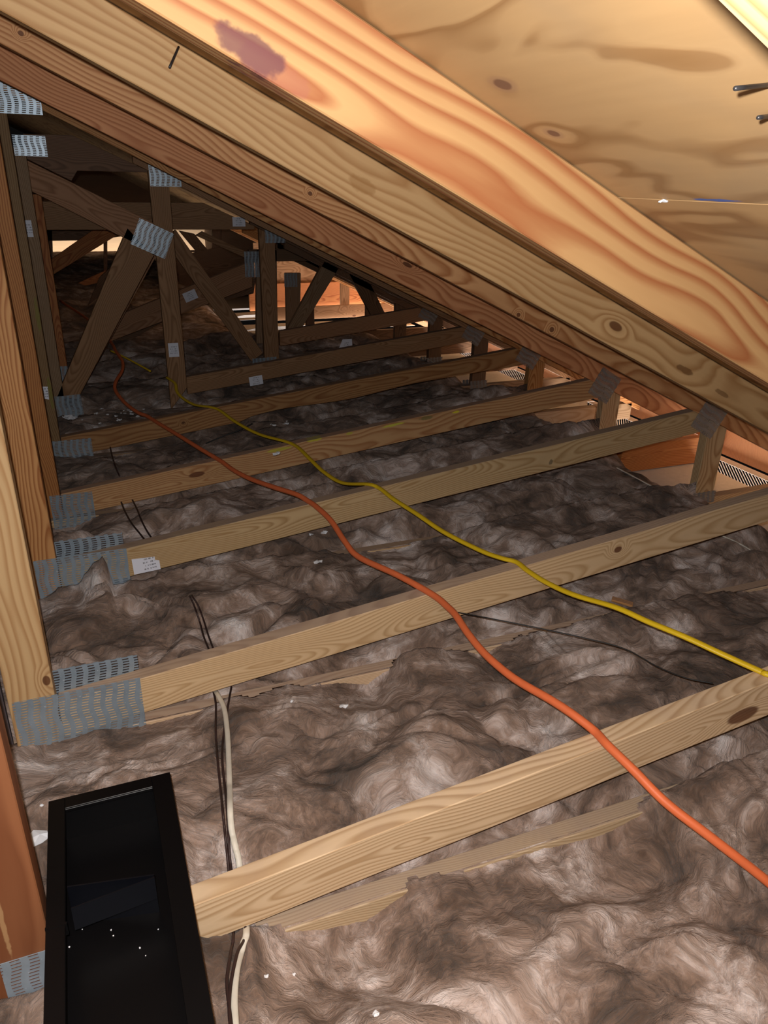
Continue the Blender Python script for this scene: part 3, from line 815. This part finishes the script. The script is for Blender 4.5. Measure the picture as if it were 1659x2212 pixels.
# ------------------------------------------------------------------ black steel trough across the nearest web
B = empty('metal_trough', (-.058, .58, .2135))
tag(B, 'open black painted steel trough lying across the nearest sloping web at lower left', 'trough')
xa, xb_, y0, y1, zt = -.0935, .0925, -.44, .43, .088
bm = bmesh.new()
bx(bm, xa, xb_, y0, y1, 0, .002)
for a in ((xa, xa + .002, y0, y1), (xb_ - .002, xb_, y0, y1), (xa + .002, xb_ - .002, y1 - .002, y1), (xa + .002, xb_ - .002, y0, y0 + .002)):
    bx(bm, a[0], a[1], a[2], a[3], .002, zt - .003)
link('tray', bm, M['black'], B)
bm = bmesh.new()
fw = .024
for a in ((xa, xa + fw, y0, y1), (xb_ - fw - .006, xb_, y0, y1), (xa + fw, xb_ - fw - .006, y1 - fw, y1), (xa + fw, xb_ - fw - .006, y0, y0 + fw)):
    bx(bm, a[0], a[1], a[2], a[3], zt - .003, zt)
for a in ((xa + fw - .0015, xa + fw, y0 + fw, y1 - fw), (xb_ - fw - .006, xb_ - fw - .0045, y0 + fw, y1 - fw), (xa + fw, xb_ - fw - .006, y1 - fw, y1 - fw + .0015)):
    bx(bm, a[0], a[1], a[2], a[3], zt - .009, zt - .003)
bmesh.ops.bevel(bm, geom=list(bm.edges), offset=.0006, segments=1, affect='EDGES')
link('rim_flange', bm, M['black'], B)
def wallp(name, p, q, z0, z1, lean=0.0):
    bm = bmesh.new()
    p, q = Vector((*p, 0)), Vector((*q, 0)); d = (q - p).normalized(); nn = Vector((-d.y, d.x, 0)) * .001
    v = []
    for z in (z0, z1):
        off = Vector((0, lean * (z - z0), 0))
        v += [bm.verts.new(a + b + off + Vector((0, 0, z))) for a, b in ((p, -nn), (q, -nn), (q, nn), (p, nn))]
    for f in ((0, 3, 2, 1), (4, 5, 6, 7), (0, 1, 5, 4), (1, 2, 6, 5), (2, 3, 7, 6), (3, 0, 4, 7)): bm.faces.new([v[i] for i in f])
    return link(name, bm, M['black_sheet'], B)
M['black_sheet'] = plain('black_sheet_steel', (.0028, .0032, .0055), .38, .35)
yd = .228
wallp('divider', (xa + .025, yd + .036), (xb_ - .045, yd + .014), .002, zt - .010)
wallp('divider', (xa + .030, yd - .006), (xb_ - .045, yd + .006), .040, zt - .010, .1)
bm = bmesh.new(); bx(bm, xa - .0006, xa + .026, yd - .034, yd - .030, zt - .02, zt + .0006)
link('joint_clip', bm, M['black'], B)

# ------------------------------------------------------------------ cords and cables
def on_web(px, py, k, r):
    d = ray(px, py); t = (WA + DZ[k] + r - H) / (d.z - WB * d.x)
    return Vector((0, 0, H)) + d * t
def route(items, r):
    """items: ('w', px, py, k) resting on a web, ('y', px, py, Y) at a known depth, or (px, py) in between."""
    pts = []
    for it in items:
        if it[0] == 'w': pts.append((it[1], it[2], on_web(it[1], it[2], it[3], r)))
        elif it[0] == 'y': pts.append((it[1], it[2], onY(it[1], it[2], it[3])))
        elif it[0] == 'z': pts.append((it[1], it[2], onZ(it[1], it[2], it[3])))
        else: pts.append((it[0], it[1], None))
    fixed = [i for i, p in enumerate(pts) if p[2] is not None]
    out = []
    for i, (px, py, P) in enumerate(pts):
        if P is None:
            a = max(j for j in fixed if j < i); b = min(j for j in fixed if j > i)
            def cum(m, n_): return sum(math.hypot(pts[j + 1][0] - pts[j][0], pts[j + 1][1] - pts[j][1]) for j in range(m, n_))
            t = cum(a, i) / cum(a, b)
            iy = (1 - t) / pts[a][2].y + t / pts[b][2].y
            P = onY(px, py, 1 / iy)
        out.append(P)
    return out
orange = route([('y', 1760, 1995, .52), (1659, 1905), (1540, 1812), (1440, 1735), (1370, 1665), ('w', 1313, 1610, 0), ('w', 1285, 1580, 0), (1240, 1545), (1190, 1512), (1110, 1465), (1050, 1415), (1012, 1370), (985, 1330),
                ('w', 968, 1312, 1), ('w', 935, 1285, 1), (860, 1243), (775, 1203), (745, 1170), (715, 1125), (685, 1096), ('w', 665, 1082, 2), ('w', 640, 1068, 2), (590, 1052), (540, 1034), (505, 1016),
                ('w', 480, 998, 3), ('w', 462, 987, 3), (430, 968), (385, 940), (340, 913), ('w', 318, 899, 4), ('w', 298, 891, 4), (272, 872), (250, 845), (250, 825), (264, 800), (264, 780), ('y', 250, 758, 4.3), (236, 735), ('y', 190, 690, 5.6), ('y', 130, 650, 6.4)], .0072)
p0 = orange[0]
orange = [Vector((p0.x + .75, p0.y - .10, .17)), Vector((p0.x + .38, p0.y - .09, .19)), Vector((p0.x + .12, p0.y - .05, p0.z - .05))] + orange
c = tube('extension_cord', orange, .0082, M['cord_orange'])
tag(c, 'orange extension cord running away over the tops of the sloping webs', 'cord')
yellow = route([('y', 1720, 1478, .80), ('w', 1659, 1457, 0), ('w', 1640, 1449, 0), (1560, 1413), (1480, 1376), (1400, 1343), (1330, 1312), (1240, 1285), (1180, 1258), (1140, 1233), ('w', 1115, 1214, 1), ('w', 1085, 1206, 1), (1040, 1190), (960, 1150), (900, 1110), (850, 1078),
                ('w', 820, 1055, 2), ('w', 795, 1046, 2), (740, 1043), (700, 1020), (670, 992), (650, 972), ('w', 637, 962, 3), ('w', 615, 953, 3), (560, 938), (510, 912), ('w', 474, 886, 4), ('w', 452, 879, 4), (420, 874), (395, 860), (382, 845), (378, 828), ('y', 360, 815, 3.80)], .0058)
p0 = yellow[0]
yellow = [Vector((p0.x + .85, p0.y - .30, .16)), Vector((p0.x + .45, p0.y - .20, .19)), Vector((p0.x + .14, p0.y - .07, p0.z - .03))] + yellow
c = tube('electrical_cable', yellow, .0078, M['cord_yellow'], flat=.7)
tag(c, 'yellow flat cable running beside the orange cord over the web tops', 'cable')
c = tube('electrical_cable', route([('y', 325, 802, 4.05), (300, 788), (270, 772), ('y', 238, 757, 4.4)], .005), .005, M['cord_yellow'])
tag(c, 'short far stretch of yellow cable crossing behind the orange cord', 'cable')
wh = route([('y', 462, 1488, 1.455), ('y', 470, 1500, 1.40), (484, 1530), (491, 1580), (494, 1640), ('z', 496, 1700, .165), (499, 1780), (510, 1835), ('z', 516, 1862, .128), ('z', 532, 2000, .108), (525, 2040), (512, 2090), ('z', 506, 2150, .15), (508, 2212), ('z', 512, 2260, .16)], .005)
c = tube('electrical_cable', wh, .0055, M['cord_white'], flat=.6)
tag(c, 'off-white flat cable running under the nearest web right of the black box', 'cable')
for i, (P, lab) in enumerate(((((458, 1482, 1.46), (466, 1520, 1.40), (466, 1580, 1.33), (470, 1640, 1.25), (478, 1720, 1.14), (486, 1800, 1.03), (494, 1880, .93), (504, 2010, .83), (498, 2060, .77), (490, 2120, .72), (498, 2200, .66), (506, 2270, .61)), 'brown wire beside the off-white cable, left of two'),
                              (((500, 1484, 1.46), (495, 1510, 1.41), (484, 1580, 1.33), (480, 1640, 1.25), (490, 1740, 1.12), (494, 1810, 1.03), (500, 1880, .92), (530, 2005, .82), (512, 2060, .76), (498, 2130, .71), (496, 2200, .66), (510, 2270, .61)), 'brown wire beside the off-white cable, right of two'))):
    pts = []
    for px, py, Y in P:
        p = onY(px, py, Y); pts.append(p)
    c = tube('bell_wire', pts, .0024, M['wire_brown'], seg=8); tag(c, lab, 'wire', 'brown wires by the off-white cable')
def yl(name, P, r, mat, lab, cat='wire', group=None, flat=1.0):
    c = tube(name, [onY(*p) for p in P], r, M[mat], seg=8, flat=flat); return tag(c, lab, cat, group)
yl('bell_wire', ((410, 1288, 1.86), (420, 1310, 1.80), (432, 1345, 1.70), (440, 1375, 1.62), (452, 1405, 1.53)), .0024, 'wire_brown', 'brown wire on the torn-up batt behind the second web, left of two', group='brown wires on the torn-up batt')
yl('bell_wire', ((414, 1286, 1.86), (428, 1308, 1.80), (440, 1340, 1.70), (450, 1372, 1.62), (461, 1402, 1.53)), .0024, 'wire_brown', 'brown wire on the torn-up batt behind the second web, right of two', group='brown wires on the torn-up batt')
yl('bell_wire', ((262, 1085, 2.62), (270, 1105, 2.52), (284, 1130, 2.40), (300, 1150, 2.30), (314, 1168, 2.22)), .003, 'wire_brown', 'brown wire behind the third web, left of two by the gusset plates', group='brown wires behind the third web')
yl('bell_wire', ((286, 1080, 2.62), (296, 1100, 2.52), (306, 1125, 2.40), (318, 1148, 2.30), (330, 1166, 2.22)), .003, 'wire_brown', 'brown wire behind the third web, right of two by the gusset plates', group='brown wires behind the third web')
yl('bell_wire', ((238, 966, 3.25), (242, 985, 3.12), (250, 1010, 2.96), (258, 1028, 2.84)), .003, 'wire_brown', 'dark wire hanging below the fifth truss web near the left plates')
yl('thin_wire', ((985, 1322, 1.38), (1070, 1338, 1.30), (1160, 1356, 1.24), (1270, 1380, 1.16), (1350, 1402, 1.10), (1420, 1440, 1.02), (1480, 1464, .96), (1540, 1476, .92)), .0014, 'wire_black', 'thin black wire lying between the orange cord and the yellow cable')
yl('thin_wire', ((445, 958, 3.20), (480, 943, 3.20), (515, 930, 3.20), (545, 915, 3.21)), .003, 'wire_black', 'thin black wire under the fifth truss web beside the yellow cable')
for P, lab in ((((1560, 1157, 1.70), (1590, 1170, 1.66), (1622, 1188, 1.60)), 'pale strip emerging below the second web at the right'),
               (((1332, 1010, 2.38), (1400, 1046, 2.20), (1440, 1068, 2.10), (1482, 1103, 2.06)), 'pale strip on the batt left of the third truss heel post'),
               (((1140, 899, 3.10), (1180, 917, 2.98), (1224, 946, 2.82)), 'pale strip on the batt left of the fourth truss heel post'),
               (((915, 770, 4.55), (935, 782, 4.42), (955, 797, 4.30)), 'pale strip on the dark batt below the seventh web')):
    pp = [onY(*p) for p in P]
    c = tube('wood_strip', pp, .0048, M['cord_white'], seg=6, flat=.45); tag(c, lab, 'strip', 'pale strips along the eave side')

# ------------------------------------------------------------------ flakes, nails, small debris
def flake(p, s, lab, seed, group=None):
    rr = random.Random(seed)
    bm = bmesh.new()
    n = 9
    ring = []
    for i in range(n):
        a = 2 * math.pi * i / n
        r = s * rr.uniform(.45, 1.0)
        ring.append((r * math.cos(a), r * math.sin(a) * .8, rr.uniform(-.2, .35) * s))
    top = [bm.verts.new((x, y, z + .0012)) for x, y, z in ring]; bot = [bm.verts.new((x, y, z)) for x, y, z in ring]
    ct_, cb_ = bm.verts.new((0, 0, .25 * s + .0015)), bm.verts.new((0, 0, .25 * s))
    for i in range(n):
        j = (i + 1) % n
        bm.faces.new((ct_, top[i], top[j])); bm.faces.new((cb_, bot[j], bot[i])); bm.faces.new((top[i], bot[i], bot[j], top[j]))
    o = link('paper_scrap', bm, M['paper'], None, p)
    return tag(o, lab, 'scrap', group)
flakes = [((742, 1526), .150, .013, 'white paper flake on the batt below the orange cord, right of a smaller flake'),
          ((631, 1515), .145, .006, 'small white flake on the batt left of a larger flake'),
          ((686, 1215), .150, .016, 'torn white scrap on the batt just behind the second web, beside the orange cord'),
          ((700, 1150), .120, .018, 'white scrap behind the third web under the orange cord'),
          ((672, 1155), .118, .010, 'small white scrap under the third web, left of the orange cord'),
          ((598, 981), .30, .016, 'white scrap stuck on the chalk-marked web left of the yellow cable'),
          ((88, 1810), .13, .030, 'large crumpled white scrap left of the black box, lower of two'),
          ((90, 1740), .13, .007, 'small white flake above the crumpled scrap left of the black box'),
          ((575, 2110), .15, .007, 'white crumb on the nearest batt right of the off-white cable'),
          ((635, 2105), .15, .004, 'tiny white crumb beside another on the nearest batt'),
          ((812, 2192), .16, .007, 'white crumb on the nearest batt at the bottom edge of the photo')]
for i, (px, z, s, lab) in enumerate(flakes): flake(onZ(*px, z) if z > .2 else drop(*px), s, lab, i)
rr = random.Random(3)
for i in range(34):
    px = (rr.uniform(170, 330), rr.uniform(880, 925))
    if i < 6: px = (rr.uniform(560, 630), rr.uniform(905, 925))
    flake(drop(*px), rr.uniform(.006, .014), 'white flake scattered on the dark batt in front of the sixth truss' if i >= 6 else 'white flake on the batt under the yellow cable, past the fifth web', 50 + i,
          'white flakes near the sixth truss' if i >= 6 else 'white flakes past the fifth web')
for i, (px, sz) in enumerate((((164, 1757), .0035), ((288, 1712), .003), ((192, 1990), .0045), ((280, 1953), .005), ((150, 2046), .003), ((302, 2048), .003), ((240, 2010), .0028), ((245, 2022), .0026), ((415, 2192), .005), ((411, 2203), .004), ((342, 2008), .0025), ((270, 1965), .002), ((315, 2065), .002), ((178, 2008), .002))):
    d = ray(*px); t = (.2158 - H) / d.z
    p_ = Vector((0, 0, H)) + d * t
    if -.145 < p_.x < .028: flake(p_, sz * .55, 'white crumb lying inside the black steel trough', 200 + i, 'white crumbs in the trough')
d = ray(1432, 437); t = (RA + RD - H) / (d.z - RB * d.x)
flake(Vector((0, 0, H)) + d * t * .992, .008, 'torn white fibre stuck to the roof deck seam beside the blue line', 300)
bm = bmesh.new()
noisev = [((random.random() - .5) * .10, (random.random() - .5) * .05, random.random() * .05) for _ in range(40)]
for q_ in noisev: bm.verts.new(q_)
bmesh.ops.convex_hull(bm, input=bm.verts)
bmesh.ops.subdivide_edges(bm, edges=bm.edges, cuts=2, use_grid_fill=True)
for v in bm.verts: v.co += Vector((noise.noise(v.co * 60), noise.noise(v.co * 60 + Vector((5, 0, 0))), noise.noise(v.co * 60 + Vector((9, 3, 0))))) * .014
o = link('wool_tuft', bm, M['paper'], None, onY(150, 912, 3.83) - Vector((0, 0, .02)))
tag(o, 'fluffy white tuft at the foot of the sixth truss gusset plate', 'tuft')
def rod(name, a, b, r, mat, lab, cat, group=None, head=0.0):
    c = tube(name, [a, (a + b) / 2, b], r, M[mat], sub=2, seg=8, on_wool=False)
    return tag(c, lab, cat, group)
a = Vector((.197, YK[1] - .004, 1.392)); b = onY(366, 146, YK[1] - .035)
rod('nail', a, b, .0019, 'nail', 'bare nail sticking out of the second rafter near the top', 'nail')
for i, (pa, pb) in enumerate((((1672, 182), (1588, 191)), ((1676, 249), (1638, 254)))):
    d = ray(*pa); t = (RA + RD - H) / (d.z - RB * d.x)
    a = Vector((0, 0, H)) + d * t; b = onY(*pb, a.y - .035)
    rod('nail', a, b, .0015, 'nail', ('dark bent nail poking through the roof deck at the right edge, upper of two', 'dark bent nail poking through the roof deck at the right edge, lower of two')[i], 'nail', 'nails through the roof deck')
bm = bmesh.new(); bx(bm, -.03, .03, -.009, .009, 0, .008)
bmesh.ops.bevel(bm, geom=list(bm.edges), offset=.001, segments=1, affect='EDGES')
p = onY(1343, 1306, 1.33)
o = link('wood_offcut', bm, M['amber'], None, drop(1343, 1306) + Vector((0, 0, .006)), (0.1, .1, -.75)); tag(o, 'short wood offcut lying on the batt under the second web', 'offcut')
bm = bmesh.new(); bx(bm, -.42, -.256, 0, .012, .03, .36)
for z in (.2, .27):
    bmesh.ops.create_uvsphere(bm, u_segments=10, v_segments=6, radius=.008, matrix=Matrix.Translation((-.268, 0, z)))
o = link('grey_panel', bm, M['greybox'], None, (0, 1.425, 0)); tag(o, 'dull purple-grey panel with round fasteners left of the second truss post', 'panel')
